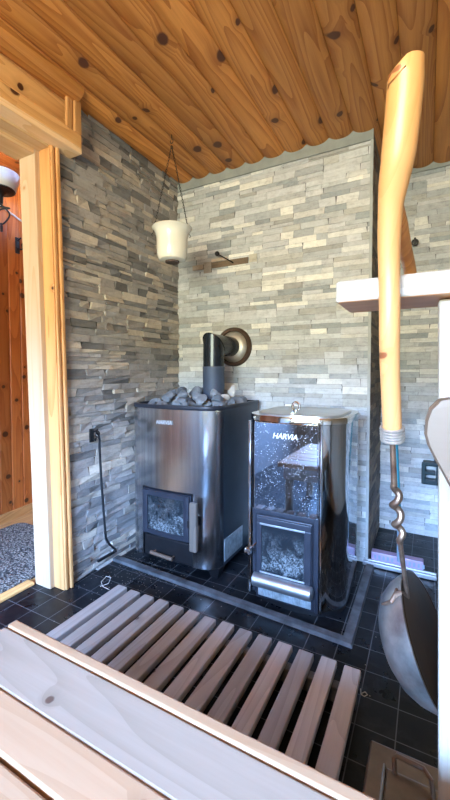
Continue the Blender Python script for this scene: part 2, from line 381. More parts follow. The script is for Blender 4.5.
# ---- ledger stone cladding
PAL_B = [(.50, .52, .52), (.46, .48, .48), (.55, .56, .56), (.41, .43, .44), (.72, .71, .65), (.62, .62, .59), (.33, .36, .37), (.48, .49, .49), (.52, .53, .53), (.46, .46, .43), (.38, .38, .36)]
PAL_L = [(.36, .335, .31), (.29, .28, .27), (.41, .37, .32), (.16, .155, .15), (.56, .49, .40), (.46, .41, .35), (.21, .205, .20), (.32, .30, .28), (.37, .345, .32)]  # left wall: weaker grazing light painted in as darker stone tones
PAL_SHADE = [(.17, .14, .11), (.12, .10, .09), (.24, .19, .14), (.09, .08, .075)]  # chimney return: its shade painted in as darker, browner stone
def cladding(mb, o, du, u1, z1, nrm, pal, dep, jag=1.0, nrs=(3, 3, 4, 4, 4), lens=(.07, .22)):
    """stones on a wall through o, running along du for u1 metres up to z1, standing out along nrm"""
    o = Vector(o); du = Vector(du); nrm = Vector(nrm)
    z = 0.0
    while z < z1-1e-4:
        ph = min(.104, z1-z)
        u = -random.random()*.4
        while u < u1:
            pw = random.uniform(.30, .5)
            nr = random.choice(nrs) if ph > .06 else 2
            hs = [random.uniform(.6, 1.5) for _ in range(nr)]; t = sum(hs); hs = [h*ph/t for h in hs]
            zz = z
            for h in hs:
                a = u; cuts = [u]
                while a < u+pw-.06: a += random.uniform(*lens); cuts.append(min(a, u+pw))
                cuts[-1] = u+pw
                for a, b in zip(cuts[:-1], cuts[1:]):
                    a0, b0 = max(a, 0), min(b, u1)
                    if b0-a0 < .004: continue
                    c = random.choice(pal); k = random.uniform(.9, 1.1); c = tuple(x*k for x in c)+(1,)
                    g = .0006; d = [dep*random.uniform(.15, 1)+dep*.35*random.uniform(-1, 1)*jag for _ in range(4)]
                    d = [max(.0008, x) for x in d]
                    q = [(a0+g, zz+g), (b0-g, zz+g), (b0-g, zz+h-g), (a0+g, zz+h-g)]
                    sk = .011*random.uniform(-1, 1)*jag
                    q = [(q[0][0], q[0][1]), (q[1][0], q[1][1]), (min(u1, max(0, q[2][0]+sk)), q[2][1]), (q[3][0]+sk if q[3][0]+sk > 0 else 0, q[3][1])]
                    P = lambda p, dd: o+du*p[0]+Vector((0, 0, p[1]))+nrm*dd
                    V = [P(p, -.001) for p in q]+[P((p[0], p[1]), dd) for p, dd in zip(q, d)]
                    mb.add(V, [(4, 5, 6, 7), (0, 1, 5, 4), (1, 2, 6, 5), (2, 3, 7, 6), (3, 0, 4, 7)], c, 0)
                zz += h
            u += pw
        z += ph
    return mb
b = MB().box((-.15, 0, 0), (1.168, .62, H+.05), mi=1)
cladding(b, (0, 0, 0), (1, 0, 0), 1.168, 2.105, (0, -1, 0), PAL_B, .0045, .5)
cladding(b, (1.168, 0, 0), (0, 1, 0), .5, 2.105, (1, 0, 0), PAL_SHADE, .006, .6)
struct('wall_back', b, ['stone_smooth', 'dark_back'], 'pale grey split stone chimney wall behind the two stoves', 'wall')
b = MB().box((1.168, YR, 0), (XR+.1, .62, H+.05), mi=1)
cladding(b, (1.168, YR, 0), (1, 0, 0), XR-1.168, 2.13, (0, -1, 0), PAL_B, .0045, .5)
struct('wall_recess', b, ['stone_smooth', 'dark_back'], 'grey stone clad wall set back right of the chimney corner', 'wall')
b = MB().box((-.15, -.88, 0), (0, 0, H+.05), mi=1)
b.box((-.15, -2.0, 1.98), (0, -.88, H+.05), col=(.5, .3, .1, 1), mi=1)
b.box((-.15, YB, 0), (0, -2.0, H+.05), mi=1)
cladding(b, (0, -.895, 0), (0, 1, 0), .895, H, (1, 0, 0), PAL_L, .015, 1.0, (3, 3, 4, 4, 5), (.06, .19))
struct('wall_left', b, ['stone_rough', 'dark_back'], 'rough split stone wall, dimmer light painted in as darker tones, between the doorway and the corner', 'wall')
# vertical edge trim on the chimney corner and plaster band under the ceiling
struct('trim_1', MB().box((1.158, -.012, 0), (1.172, .0, 2.105), .002), 'trimgrey', 'thin grey edge strip down the outer corner of the stone chimney wall', 'trim')
struct('trim_2', MB().box((0.012, -.012, 2.105), (1.172, -.0005, H), .002), 'plaster', 'plain grey plaster band between ceiling boards and pale stone', 'trim')
struct('trim_3', MB().box((1.19, YR-.012, 2.13), (XR, YR, H), .002), 'plaster', 'plain grey plaster band above the recessed stone wall', 'trim')
# rear and right walls with the window
b = MB(); wx0, wx1, wz0, wz1 = .25, 1.95, .84, 1.79
b.box((-.15, YB-.1, 0), (wx0, YB, H)); b.box((wx1, YB-.1, 0), (XR+.1, YB, H)); b.box((wx0, YB-.1, 0), (wx1, YB, wz0)); b.box((wx0, YB-.1, wz1), (wx1, YB, H))
struct('wall_rear', b, 'rear', 'plain wall with the window behind the benches', 'wall')
struct('wall_right', MB().box((XR, YB, 0), (XR+.1, .6, H)), 'rear', 'plain wall beyond the right end of the benches', 'wall')
w = MB()
for a, c in (((wx0, YB-.08, wz0), (wx0+.05, YB-.02, wz1)), ((wx1-.05, YB-.08, wz0), (wx1, YB-.02, wz1)), ((wx0+.05, YB-.08, wz0), (wx1-.05, YB-.02, wz0+.05)), ((wx0+.05, YB-.08, wz1-.05), (wx1-.05, YB-.02, wz1))):
    w.box(a, c, .004)
struct('window_1', w, 'pine_pale_z', 'pine window frame in the rear wall', 'window')
# ---- ceiling: rounded log boards running towards the stove wall
b = MB(); BW = .1185; x = .009-BW
while x < XR:
    xa, xb = x, x+BW; y1 = 0.0 if xb < 1.15 else YR
    sc = seedcol(); ring0 = []; ring1 = []
    xs = [xa+.0008+(xb-xa-.0016)*k/10 for k in range(11)]
    zs = [H-.021*(1-abs(2*k/10-1)**2.6)*(1 if 0 < k < 10 else 0) for k in range(11)]
    for yy, rg in ((YB, ring0), (y1-.001, ring1)):
        for xx, z_ in zip(xs, zs): rg.append((xx, yy, z_))
        rg.append((xb, yy, H+.03)); rg.append((xa, yy, H+.03))
    b.loft([ring0, ring1], True, sc)
    x += BW
struct('ceiling', b, 'pine_ceiling', 'ceiling of varnished knotty pine boards with rounded faces', 'ceiling')

# ---- doorway: jamb, casing, threshold
d = thing('door_1', 'pale pine doorway frame left of the stone wall', 'doorway', (-.05, -.9, 0), kind='structure')
build('jamb', MB().box((-.147, -.922, 0), (-.045, -.86, 2.0), .003), 'pine_pale_z', d)
build('casing', MB().box((-.05, -.899, 0), (.018, -.862, 1.93), .003), 'pine_z', d)
mo = MB(); mo.box((0, -.893, 0), (.026, -.878, 1.93), .004); mo.box((0, -.879, 0), (.020, -.870, 1.93), .003); mo.box((0, -.872, 0), (.032, -.856, 1.93), .004)
build('molding', mo, 'pine_z', d)
build('head_jamb', MB().box((-.16, -2.0, 1.885), (-.045, -.922, 2.0), .003), 'pine_pale_y', d)
build('head_casing', MB().box((-.05, -2.0, 1.905), (.018, -.899, 1.96), .003), 'pine_pale_y', d)
build('threshold', MB().box((-.185, -2.0, 0), (-.138, -.93, .016), .005), 'pine_y', d)
for ch in d.children:
    for v in ch.data.vertices: v.co.y -= .022*v.co.z
# ---- boxed pelmet above the doorway
p = thing('door_pelmet', 'boxed pine pelmet with a moulded frame above the doorway', 'pelmet', (0.04, -1.4, 1.91))
build('bottom_board', MB().box((0.0, -2.6, 1.915), (.082, -.825, 1.94), .003), 'pine_pale_y', p)
fr = MB(); fr.box((.060, -2.6, 1.94), (.082, -.825, 1.995), .004)
fr.box((.055, -2.6, 1.995), (.070, -.895, 2.008), .003)
build('lower_rail', fr, 'pine_y', p)
fr = MB(); fr.box((.064, -.862, 1.995), (.084, -.826, H-.012), .004); fr.box((.060, -.895, 2.0), (.075, -.865, H-.012), .005)
build('end_stile', fr, 'pine_z', p)
build('front_panel', MB().box((.001, -2.6, 1.94), (.022, -.86, H-.01)), 'pine_y', p)
lg = []
for yy in (-2.6, -.845):
    lg.append([(.03+.052*math.cos(a)*1.0, yy, H-.012+.036*math.sin(a)) for a in [PI+PI*k/12 for k in range(13)]]+[(.03+.052, yy, H+.0), (.03-.052, yy, H)])
lg = [[(px+.04, py, pz) for px, py, pz in r] for r in lg]
build('crown_log', MB().loft(lg), 'pine_ceiling', p)

# ---- hall beyond the doorway
struct('floor_hall', MB().box((-1.7, YB, -.06), (-.15, .3, 0)), 'pine_y', 'pine floor of the room beyond the doorway', 'floor')
hw = MB(); A = Vector((-.985, -.55, 0)); B2 = Vector((-1.02, -.31, 0)); dv = (B2-A).normalized(); nv = Vector((dv.y, -dv.x, 0))
t = -3.2
while t < .7:
    a = A+dv*t; c = A+dv*(t+.088); g = .003
    pts = [a+dv*g+nv*.0, a+dv*(g+.004)+nv*.008, c-dv*(g+.004)+nv*.008, c-dv*g]
    hw.loft([[(q.x, q.y, 0) for q in pts], [(q.x, q.y, 2.3) for q in pts]], True, None, 0, False)
    t += .088
a = A-dv*3.2; c = A+dv*.8
hw.add([a-nv*.05, c-nv*.05, c, a]+[Vector((q.x, q.y, 2.3)) for q in (a-nv*.05, c-nv*.05, c, a)], [(0, 1, 2, 3), (7, 6, 5, 4), (3, 2, 6, 7), (1, 0, 4, 5), (0, 3, 7, 4), (2, 1, 5, 6)])
struct('wall_hall', hw, 'pine_red_z', 'red-varnished knotty board wall seen through the doorway', 'wall')
sk = [(A+dv*q+nv*w_) for q, w_ in ((-2.4, .009), (.75, .009), (.75, .025), (-2.4, .025))]
struct('baseboard_hall', MB().loft([[(q.x, q.y, .0) for q in sk], [(q.x, q.y, .055) for q in sk]], True, None, 0, False), 'pine_y', 'varnished skirting board along the red board wall', 'baseboard')
struct('wall_hall_end', MB().box((-1.2, .2, 0), (-.15, .3, 2.3)), 'pine_red_z', 'far end wall of the room beyond the doorway', 'wall')
hc = MB()
for k in range(14): hc.box((-1.6+k*.11, YB, 2.27), (-1.6+k*.11+.106, .25, 2.30), .004)
struct('ceiling_hall', hc, 'pine_red_y', 'dark orange board ceiling beyond the doorway', 'ceiling')
hb = MB(); hb.box((-1.3, YB-.1, 0), (-.72, YB, 2.3)); hb.box((-.18, YB-.1, 0), (-.1, YB, 2.3)); hb.box((-.72, YB-.1, 0), (-.18, YB, .5)); hb.box((-.72, YB-.1, 2.0), (-.18, YB, 2.3))
struct('wall_hall_rear', hb, 'rear', 'window wall at the rear of the adjoining room', 'wall')
rg = MB(); rp = []
rx0, rx1, ry0, ry1, rr_ = -.86, -.195, -1.45, -.52, .05
def rrect(x0, x1, y0, y1, rf, rb, n=8):
    P = []
    for cx, cy, a0, r in ((x1-rf, y0+rf, -90, rf), (x1-rb, y1-rb, 0, rb), (x0+rb, y1-rb, 90, rb), (x0+rf, y0+rf, 180, rf)):
        for k in range(n+1):
            a = math.radians(a0+90*k/n); P.append((cx+r*math.cos(a), cy+r*math.sin(a)))
    return P
q = rrect(rx0, rx1, ry0, ry1, .05, .05)
rg.loft([[(x, y, .001) for x, y in q], [(x, y, .012) for x, y in q]], True, None, 0, False)
o = build('rug', rg, 'rug', None, (-.55, -1.0, 0)); tag(o, 'grey mottled woven rug on the floor beyond the doorway', 'rug')

# ================================================================== HEARTH KERB
kb = MB()
kb.add([(.01, -.600, 0), (1.205, -.662, 0), (1.205, -.0, 0), (1.165, -.0, 0), (1.165, -.622, 0), (.01, -.560, 0)]+
       [(.012, -.598, .014), (1.201, -.658, .014), (1.201, -.0, .014), (1.169, -.0, .014), (1.169, -.626, .014), (.012, -.562, .014)],
       [(0, 1, 7, 6), (1, 2, 8, 7), (2, 3, 9, 8), (3, 4, 10, 9), (4, 5, 11, 10), (5, 0, 6, 11), (6, 7, 10, 11), (7, 8, 9, 10)])
struct('trim_4', kb, 'kerb', 'low worn grey stone kerb framing the hearth around both stoves', 'kerb')

# ================================================================== WOOD-BURNING STOVE (left)
st = thing('sauna_stove', 'tall brushed steel wood-burning sauna stove heaped with stones, in the corner', 'stove', (.34, -.3, 0))
SX0, SX1, SY0, SY1 = .068, .590, -.545, -.05
def outline(x0, x1, y0, y1, rf, rb, bulge=0, n=10):
    """counter-clockwise from the left front corner"""
    P = []
    m = 12
    for k in range(m+1):
        t_ = k/m; xx = x0+rf+(x1-x0-2*rf)*t_; P.append((xx, y0-bulge*(1-(2*t_-1)**2)))
    for cx, cy, a0, r in ((x1-rf, y0+rf, -90, rf), (x1-rb, y1-rb, 0, rb), (x0+rb, y1-rb, 90, rb), (x0+rf, y0+rf, 180, rf)):
        for k in range(n+1):
            if a0 == -90 and k == 0: continue
            if a0 == 180 and k == n: continue
            a = math.radians(a0+90*k/n); P.append((cx+r*math.cos(a), cy+r*math.sin(a)))
    return P
O1 = outline(SX0, SX1, SY0, SY1, .09, .02, .012)
def ring(O, z, grow=0, c=(0, 0)):
    return [(c[0]+(x-c[0])*(1+grow), c[1]+(y-c[1])*(1+grow), z) for x, y in O]
cc = ((SX0+SX1)/2, (SY0+SY1)/2)
mb = MB(); n_ = len(O1); zlo, zhi = .055, .800
# shell: brushed steel front wrap (index 0) and dark sides/back (index 1); the firebox opening is cut from the front face
dx0, dx1, dz0, dz1 = .172, .470, .055, .402
cols = []
# resample the outline so columns exist at the opening edges
def resample(O, xs_front):
    Q = []
    for i, (x, y) in enumerate(O):
        Q.append((x, y))
        nx, ny = O[(i+1) % len(O)]
        if y < SY0+.0 and ny < SY0+.0 or (abs(y-SY0) < .02 and abs(ny-SY0) < .02 and nx > x):
            for xx in xs_front:
                if x+1e-6 < xx < nx-1e-6: Q.append((xx, y+(ny-y)*(xx-x)/(nx-x)))
    return Q
O1 = resample(O1, [dx0, dx1])
n_ = len(O1)
for i in range(n_):
    (x0, y0), (x1, y1) = O1[i], O1[(i+1) % n_]
    infront = y0 < SY0+.005 and y1 < SY0+.005
    inside = infront and x0 >= dx0-1e-6 and x1 <= dx1+1e-6 and x1 > x0
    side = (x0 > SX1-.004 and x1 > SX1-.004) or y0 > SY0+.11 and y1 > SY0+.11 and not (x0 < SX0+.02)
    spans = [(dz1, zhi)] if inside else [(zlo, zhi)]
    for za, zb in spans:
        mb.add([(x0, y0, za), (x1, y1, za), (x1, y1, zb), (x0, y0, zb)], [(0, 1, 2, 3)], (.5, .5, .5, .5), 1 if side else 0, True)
# merge columns so the wrap shades smoothly
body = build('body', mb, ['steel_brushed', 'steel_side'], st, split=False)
bm = bmesh.new(); bm.from_mesh(body.data); bmesh.ops.remove_doubles(bm, verts=bm.verts[:], dist=1e-4); bmesh.ops.recalc_face_normals(bm, faces=bm.faces[:]); bm.to_mesh(body.data); bm.free()
# firebox recess
fb = MB(); yo = SY0-.006
fb.box((dx0, -.50, dz0), (dx1, -.49, dz1)); fb.box((dx0, yo, dz0), (dx0+.004, -.49, dz1)); fb.box((dx1-.004, yo, dz0), (dx1, -.49, dz1)); fb.box((dx0, yo, dz1-.004), (dx1, -.49, dz1)); fb.box((dx0+.004, yo+.01, dz0), (dx1-.004, -.49, dz0+.004))
build('firebox', fb, 'black_iron', st)
# top rim, basin and collar
rm = MB(); R0 = ring(O1, .797, .02, cc); R1 = ring(O1, .797, .025, cc)
rm.loft([ring(O1, .792, .0, cc), ring(O1, .797, .012, cc), ring(O1, .808, .014, cc), ring(O1, .812, .008, cc), ring(O1, .812, -.06, cc), ring(O1, .800, -.065, cc), ring(O1, .70, -.075, cc)], False)
build('top_rim', rm, 'door_iron', st)
build('stone_basin', MB().loft([ring(O1, .725, -.09, cc), ring(O1, .740, -.09, cc)]), 'black_iron', st)
# legs
for lx, ly in ((.55, -.47), (.13, -.46), (.55, -.12), (.13, -.12)):
    l = MB().loft([[(lx-.018, ly-.02, .0), (lx+.018, ly-.02, .0), (lx+.018, ly+.02, 0), (lx-.018, ly+.02, 0)], [(lx-.035, ly-.035, .055), (lx+.035, ly-.035, .055), (lx+.035, ly+.035, .055), (lx-.035, ly+.035, .055)]], True, None, 0, False)
    build('leg', l, 'black_iron', st)
build('bottom_plate', MB().loft([ring(O1, .055, -.03, cc), ring(O1, .062, -.02, cc)]), 'black_iron', st)
# fire door with glass, latch lever of weathered wood
def curvedplate(x0, x1, z0, z1, yb, th, bul, n=8):
    r = []
    for k in range(n+1):
        t_ = k/n; x = x0+(x1-x0)*t_; y = yb-bul*(1-(2*t_-1)**2)
        r.append([(x, y, z0), (x, y-th, z0+.002), (x, y-th, z1-.002), (x, y, z1)])
    return r
dr = build('fire_door', MB().loft(curvedplate(.180, .462, .170, .396, -.532, .022, .010)), 'door_iron', st)
dfr = MB()
for a, c in (((.185, .176), (.215, .392)), ((.428, .176), (.458, .392)), ((.215, .366), (.428, .392)), ((.215, .176), (.428, .200))):
    dfr.loft(curvedplate(a[0], c[0], a[1], c[1], -.562, .006, .002))
build('door_frame', dfr, 'door_iron', dr)
build('door_glass', MB().loft(curvedplate(.213, .430, .198, .368, -.5585, .003, .006)), 'glass_stove', dr)
hd = build('door_handle', MB().box((.482, -.602, .155), (.520, -.580, .380), .006), 'greywood_z', dr); tag(hd, 'weathered wooden door lever')
build('handle_bracket', MB().box((.455, -.580, .25), (.505, -.565, .285), .003), 'black_iron', dr)
ad = build('ash_drawer', MB().box((.180, -.548, .058), (.466, -.53, .160), .004), 'black_iron', st)
h2 = MB().tube([(.24, -.575, .088), (.37, -.575, .082)], .009, 10); h2.tube([(.25, -.548, .088), (.25, -.575, .088)], .004, 6); h2.tube([(.36, -.548, .082), (.36, -.575, .082)], .004, 6)
tag(build('drawer_handle', h2, 'greywood_x', ad), 'brown wooden bar handle')
build('side_plate', MB().box((.5902, -.465, .075), (.593, -.27, .18), .0008), 'label_plate', st)
def text(body_, size, loc, rot, mat, parent, name, ext=.0008, shear=0, space=1.0):
    cu = bpy.data.curves.new(name, 'FONT'); cu.body = body_; cu.size = size; cu.extrude = ext; cu.align_x = 'CENTER'; cu.align_y = 'CENTER'; cu.shear = shear; cu.space_character = space; cu.offset = size*.018
    o = bpy.data.objects.new(name+'_c', cu); C.objects.link(o)
    bpy.context.view_layer.update()
    me = bpy.data.meshes.new_from_object(o.evaluated_get(bpy.context.evaluated_depsgraph_get()))
    bpy.data.objects.remove(o); me.materials.clear(); me.materials.append(M[mat])
    n = bpy.data.objects.new(name, me); C.objects.link(n); n.rotation_euler = rot
    off = POS[parent.name]; n.parent = parent; n.location = Vector(loc)-off; POS[n.name] = Vector(loc)
    return n
text('HARVIA', .026, (.315, -.5625, .728), (PI/2, 0, 0), 'logo_steel', st, 'maker_lettering', .0008, .2)

# ---- flue pipe
fl = thing('flue_pipe', 'black elbow flue pipe rising from the stones into the pale wall', 'flue', (.40, -.24, .75))
fc = (.402, -.235)
mb = MB(); r_ = .057
# mitred elbow: vertical run then horizontal run to the wall
def circ_v(z, r=r_, tilt=0): return [(fc[0]+r*math.cos(a), fc[1]+r*math.sin(a), z+tilt*r*math.sin(a)) for a in [2*PI*k/32 for k in range(32)]]
def circ_h(y, r=r_, cz=1.118, tilt=0): return [(fc[0]+r*math.cos(a), y, cz-r*math.sin(a)) for a in [2*PI*k/32 for k in range(32)]]
zc = 1.118
mit = [(fc[0]+r_*math.cos(a), fc[1]+r_*math.sin(a), zc-r_*math.sin(a)) for a in [2*PI*k/32 for k in range(32)]]
# the mitre plane: front side of vertical pipe (-y) meets the top of horizontal pipe
mb.loft([circ_v(.99), mit], False); mb.loft([mit, circ_h(-.004)], False)
build('elbow', mb, 'black_enamel', fl)
build('seam_ring', MB().tube([Vector(v)+Vector((0, 0, 0)) for v in [(fc[0]+(r_+.001)*math.cos(a), fc[1]+(r_+.001)*math.sin(a), zc-(r_+.001)*math.sin(a)) for a in [2*PI*k/32 for k in range(32)]]], .0022, 6, closed=True), 'black_enamel', fl)
tag(build('sleeve', MB().lathe([(r_+.002, .745), (r_+.002, .985), (r_+.0035, .992), (r_+.001, 1.0)], (fc[0], fc[1], 0), 32), 'sleeve', fl), 'matt blue-grey lower sleeve')
tag(build('wall_collar', MB().lathe([(r_+.003, .030), (.070, .026), (.088, .014), (.092, .004), (.0, .004)], (fc[0]+.006, -.006, zc), 40, (0, -1, 0)), 'bright_ring', fl), 'bright inner collar')
tag(build('outer_ring', MB().lathe([(.090, .004), (.094, .022), (.106, .024), (.114, .014), (.116, .0)], (fc[0]+.006, -.004, zc), 40, (0, -1, 0)), 'rust', fl), 'rust-brown outer ring')

# ---- stones heaped on the stove
_m = M['sauna_stone']; _n = _m.node_tree; _b = _n.nodes['Principled BSDF']; _src = _b.inputs['Base Color'].links[0].from_socket
_oi = _n.nodes.new('ShaderNodeObjectInfo'); L(_n, mix(_n, 1.0, _src, ramp(_n, _oi.outputs['Random'], [(0, (.45, .48, .52)), (1, (1.15, 1.15, 1.15))]), 'MULTIPLY'), _b.inputs['Base Color'])
def rock(c, r, seed, sq=(1, 1, .8)):
    rnd = random.Random(seed); bm = bmesh.new(); bmesh.ops.create_icosphere(bm, subdivisions=2, radius=1)
    dirs = [Vector((rnd.uniform(-1, 1), rnd.uniform(-1, 1), rnd.uniform(-1, 1))).normalized() for _ in range(9)]
    cut = [rnd.uniform(.42, .8) for _ in dirs]
    for v in bm.verts:
        for d_, c_ in zip(dirs, cut):
            k = v.co.dot(d_)
            if k > c_: v.co -= d_*(k-c_)
        v.co += Vector([rnd.uniform(-.03, .03) for _ in range(3)])
    R = Matrix.Rotation(rnd.uniform(0, 6.28), 3, 'Z') @ Matrix.Rotation(rnd.uniform(-.7, .7), 3, 'X')
    bm.verts.index_update(); mb = MB()
    mb.add([R @ Vector((v.co.x*r*sq[0], v.co.y*r*sq[1], v.co.z*r*sq[2])) + Vector(c) for v in bm.verts], [[v.index for v in f.verts] for f in bm.faces]); bm.free()
    return mb
rocks = []
# bed of stones, then a few proud ones; (x, y, z, r)
random.seed(21)
def lay(y, xs, z, r):
    for x in xs: rocks.append((x+random.uniform(-.008, .008), y+random.uniform(-.008, .008), z+random.uniform(-.006, .008), r*random.uniform(.9, 1.12)))
lay(-.455, (.150, .225, .300, .370, .440, .505), .786, .040)
lay(-.385, (.135, .21, .285, .365, .435, .50, .548), .796, .042)
lay(-.315, (.140, .215, .290, .495, .545), .800, .045)
lay(-.24, (.130, .205, .275, .540), .802, .045)
lay(-.16, (.140, .215, .290, .535), .804, .045)
lay(-.115, (.365, .44), .800, .040)
for q_ in ((.235, -.315, .862, .047), (.285, -.365, .850, .044), (.330, -.430, .832, .040), (.165, -.25, .848, .043), (.275, -.225, .862, .045), (.40, -.388, .848, .042), (.475, -.345, .862, .042), (.225, -.405, .838, .040), (.445, -.425, .832, .038), (.51, -.38, .838, .036), (.30, -.15, .86, .042)):
    rocks.append(q_)
for i, (x, y, z, r) in enumerate(rocks):
    o = build('sauna_stone', rock((x, y, z), r, i+3, random.choice([(1, .85, .75), (1.15, .8, .7), (.85, 1.1, .9), (1, 1, .8)])), 'sauna_stone', None, (x, y, z-r*.7))
    for p_ in o.data.polygons: p_.use_smooth = False
    col_ = 'far left' if x < .19 else 'left of the flue pipe' if x < .325 else 'in line with the flue pipe' if x < .48 else 'right of the flue pipe'
    row = 'front rim' if y < -.42 else 'second row' if y < -.36 else 'middle' if y < -.20 else 'back'
    lev = 'topmost' if z > .825 else 'low'
    tag(o, '%s dark sauna stone at the heap\'s %s, %s' % (lev, row, col_), 'stone', 'dark stones heaped on the stove')
same = {}
for o in C.objects:
    if o.name.startswith('sauna_stone') and 'label' in o: same.setdefault(o['label'], []).append(o)
for lab, os_ in same.items():
    if len(os_) > 1:
        os_.sort(key=lambda o: o.location.x*.88+o.location.y*.47)
        nn = {2: ['leftmost', 'rightmost'], 3: ['leftmost', 'middle one', 'rightmost'], 4: ['leftmost', 'second', 'third', 'rightmost'], 5: ['leftmost', 'second', 'third', 'fourth', 'rightmost']}[len(os_)]
        for o, w_ in zip(os_, nn): o['label'] = lab+', '+w_
o = build('sauna_stone', rock((.515, -.23, .868), .036, 99, (.75, .8, 1.25)), 'pale_stone', None, (.515, -.23, .83)); tag(o, 'chalky white rough stone standing tall at the right end of the stone heap', 'stone')
o = build('sauna_stone', rock((.500, -.30, .838), .034, 77, (1, .9, .8)), 'pale_stone', None, (.5, -.3, .81)); tag(o, 'smaller pale stone lying just before the chalky white one', 'stone')
for p_ in o.data.polygons: p_.use_smooth = False

# ================================================================== WATER HEATER (right)
wh = thing('water_heater', 'mirror-polished wood-fired water boiler with lid, right of the stone-topped stove', 'water heater', (.94, -.34, 0))
BX0, BX1, BY0, BY1 = .73, 1.15, -.56, -.13
O2 = outline(BX0, BX1, BY0, BY1, .13, .10, .010, 12); c2 = ((BX0+BX1)/2, (BY0+BY1)/2)
mb = MB(); mb.loft([ring(O2, .03), ring(O2, .765)], False)
build('body', mb, 'mirror', wh)
mb = MB(); mb.loft([ring(O2, .764, .0, c2), ring(O2, .766, .022, c2), ring(O2, .782, .024, c2), ring(O2, .790, .010, c2), ring(O2, .790, -.10, c2), ring(O2, .784, -.12, c2), ring(O2, .784, -.9, c2)], False)
build('top_rim', mb, 'chrome', wh)
lid = build('lid', MB().loft([ring(O2, .785, -.13, c2), ring(O2, .794, -.13, c2), ring(O2, .797, -.15, c2), ring(O2, .793, -.18, c2), ring(O2, .796, -.6, c2), ring(O2, .797, -.98, c2)]), 'lid_steel', wh)
kn = MB(); kc = Vector((.905, -.37, .797))
kn.tube([kc+Vector((.016*math.cos(a), 0, .018+.020*math.sin(a))) for a in [-.9+(PI+1.8)*k/12 for k in range(13)]], .0055, 8)
kn.lathe([(.016, 0), (.016, .004), (.006, .006)], kc, 16)
tag(build('lid_knob', kn, 'chrome', lid), 'arched chrome lid grip')
# base shadow gap
build('plinth', MB().loft([ring(O2, 0.0, -.05, c2), ring(O2, .032, -.05, c2)]), 'black_iron', wh)
# flat front: mirror panel above, fire door below
FY = BY0-.0115
pn = build('front_panel', MB().box((.792, FY-.006, .402), (1.058, FY, .765), .002), 'panel', wh); tag(pn, 'dark mirror-like panel covered in dried water spots')
text('HARVIA', .030, (.925, FY-.0068, .712), (PI/2, 0, 0), 'logo_white', wh, 'maker_lettering', .0006, .25, .98)
pf = MB(); pf.box((.786, FY-.004, .050), (.800, FY+.004, .402), .002); pf.box((1.048, FY-.004, .030), (1.062, FY+.004, .402), .002); pf.box((.80, FY-.004, .386), (1.048, FY+.004, .402), .002)
pf.box((.80, FY, .03), (1.048, FY+.005, .386))
build('front_surround', pf, 'door_iron', wh)
fd = build('fire_door', MB().box((.806, FY-.014, .112), (1.042, FY-.002, .382), .004), 'door_iron', wh)
f2 = MB()
f2.box((.810, FY-.022, .352), (1.038, FY-.012, .376), .003); f2.box((.810, FY-.022, .130), (.832, FY-.012, .352), .003); f2.box((1.010, FY-.022, .130), (1.038, FY-.012, .352), .003); f2.box((.832, FY-.022, .130), (1.010, FY-.012, .150), .003)
build('door_frame', f2, 'door_iron', fd)
build('door_glass', MB().box((.830, FY-.017, .148), (1.012, FY-.0145, .354)), 'glass_boiler', fd)
build('glass_bead', MB().box((.826, FY-.025, .346), (1.014, FY-.021, .353), .001), 'alu', fd)
build('glass_bead', MB().box((.826, FY-.025, .146), (1.014, FY-.021, .153), .001), 'alu', fd)
kk = MB(); kk.lathe([(.0, .062), (.012, .060), (.017, .052), (.017, .046), (.009, .040), (.006, .03), (.006, .0)], (.788, FY-.006, .240), 20, (0, -1, 0)); kk.tube([(.788, FY-.02, .24), (.83, FY-.018, .285)], .003, 6)
tag(build('door_knob', kk, 'chrome', fd), 'round chrome knob')
# rounded aluminium shelf bar under the door
bars = []
for xx in (.798, .803, 1.043, 1.048):
    s_ = .6 if xx in (.798, 1.048) else 1
    bars.append([(xx, FY-.030-.026*s_*math.cos(a), .117+.027*s_*math.sin(a)) for a in [2*PI*k/16 for k in range(16)]])
tag(build('ash_lip', MB().loft(bars), 'alu', wh), 'rounded bare aluminium lip')
gr = MB(); gr.box((.812, FY-.006, .040), (1.035, FY-.001, .085), .001)
for k in range(11): gr.box((.822+k*.019, FY-.009, .046), (.834+k*.019, FY-.005, .079), .001)
build('air_grille', gr, 'label_plate', wh)
# tube trims at each side of the flat front
build('edge_tube', MB().tube([(.766, -.556, .03), (.766, -.556, .765)], .010, 12), 'chrome', wh)
build('edge_tube', MB().tube([(1.069, -.568, .03), (1.069, -.568, .765)], .006, 12), 'chrome', wh)

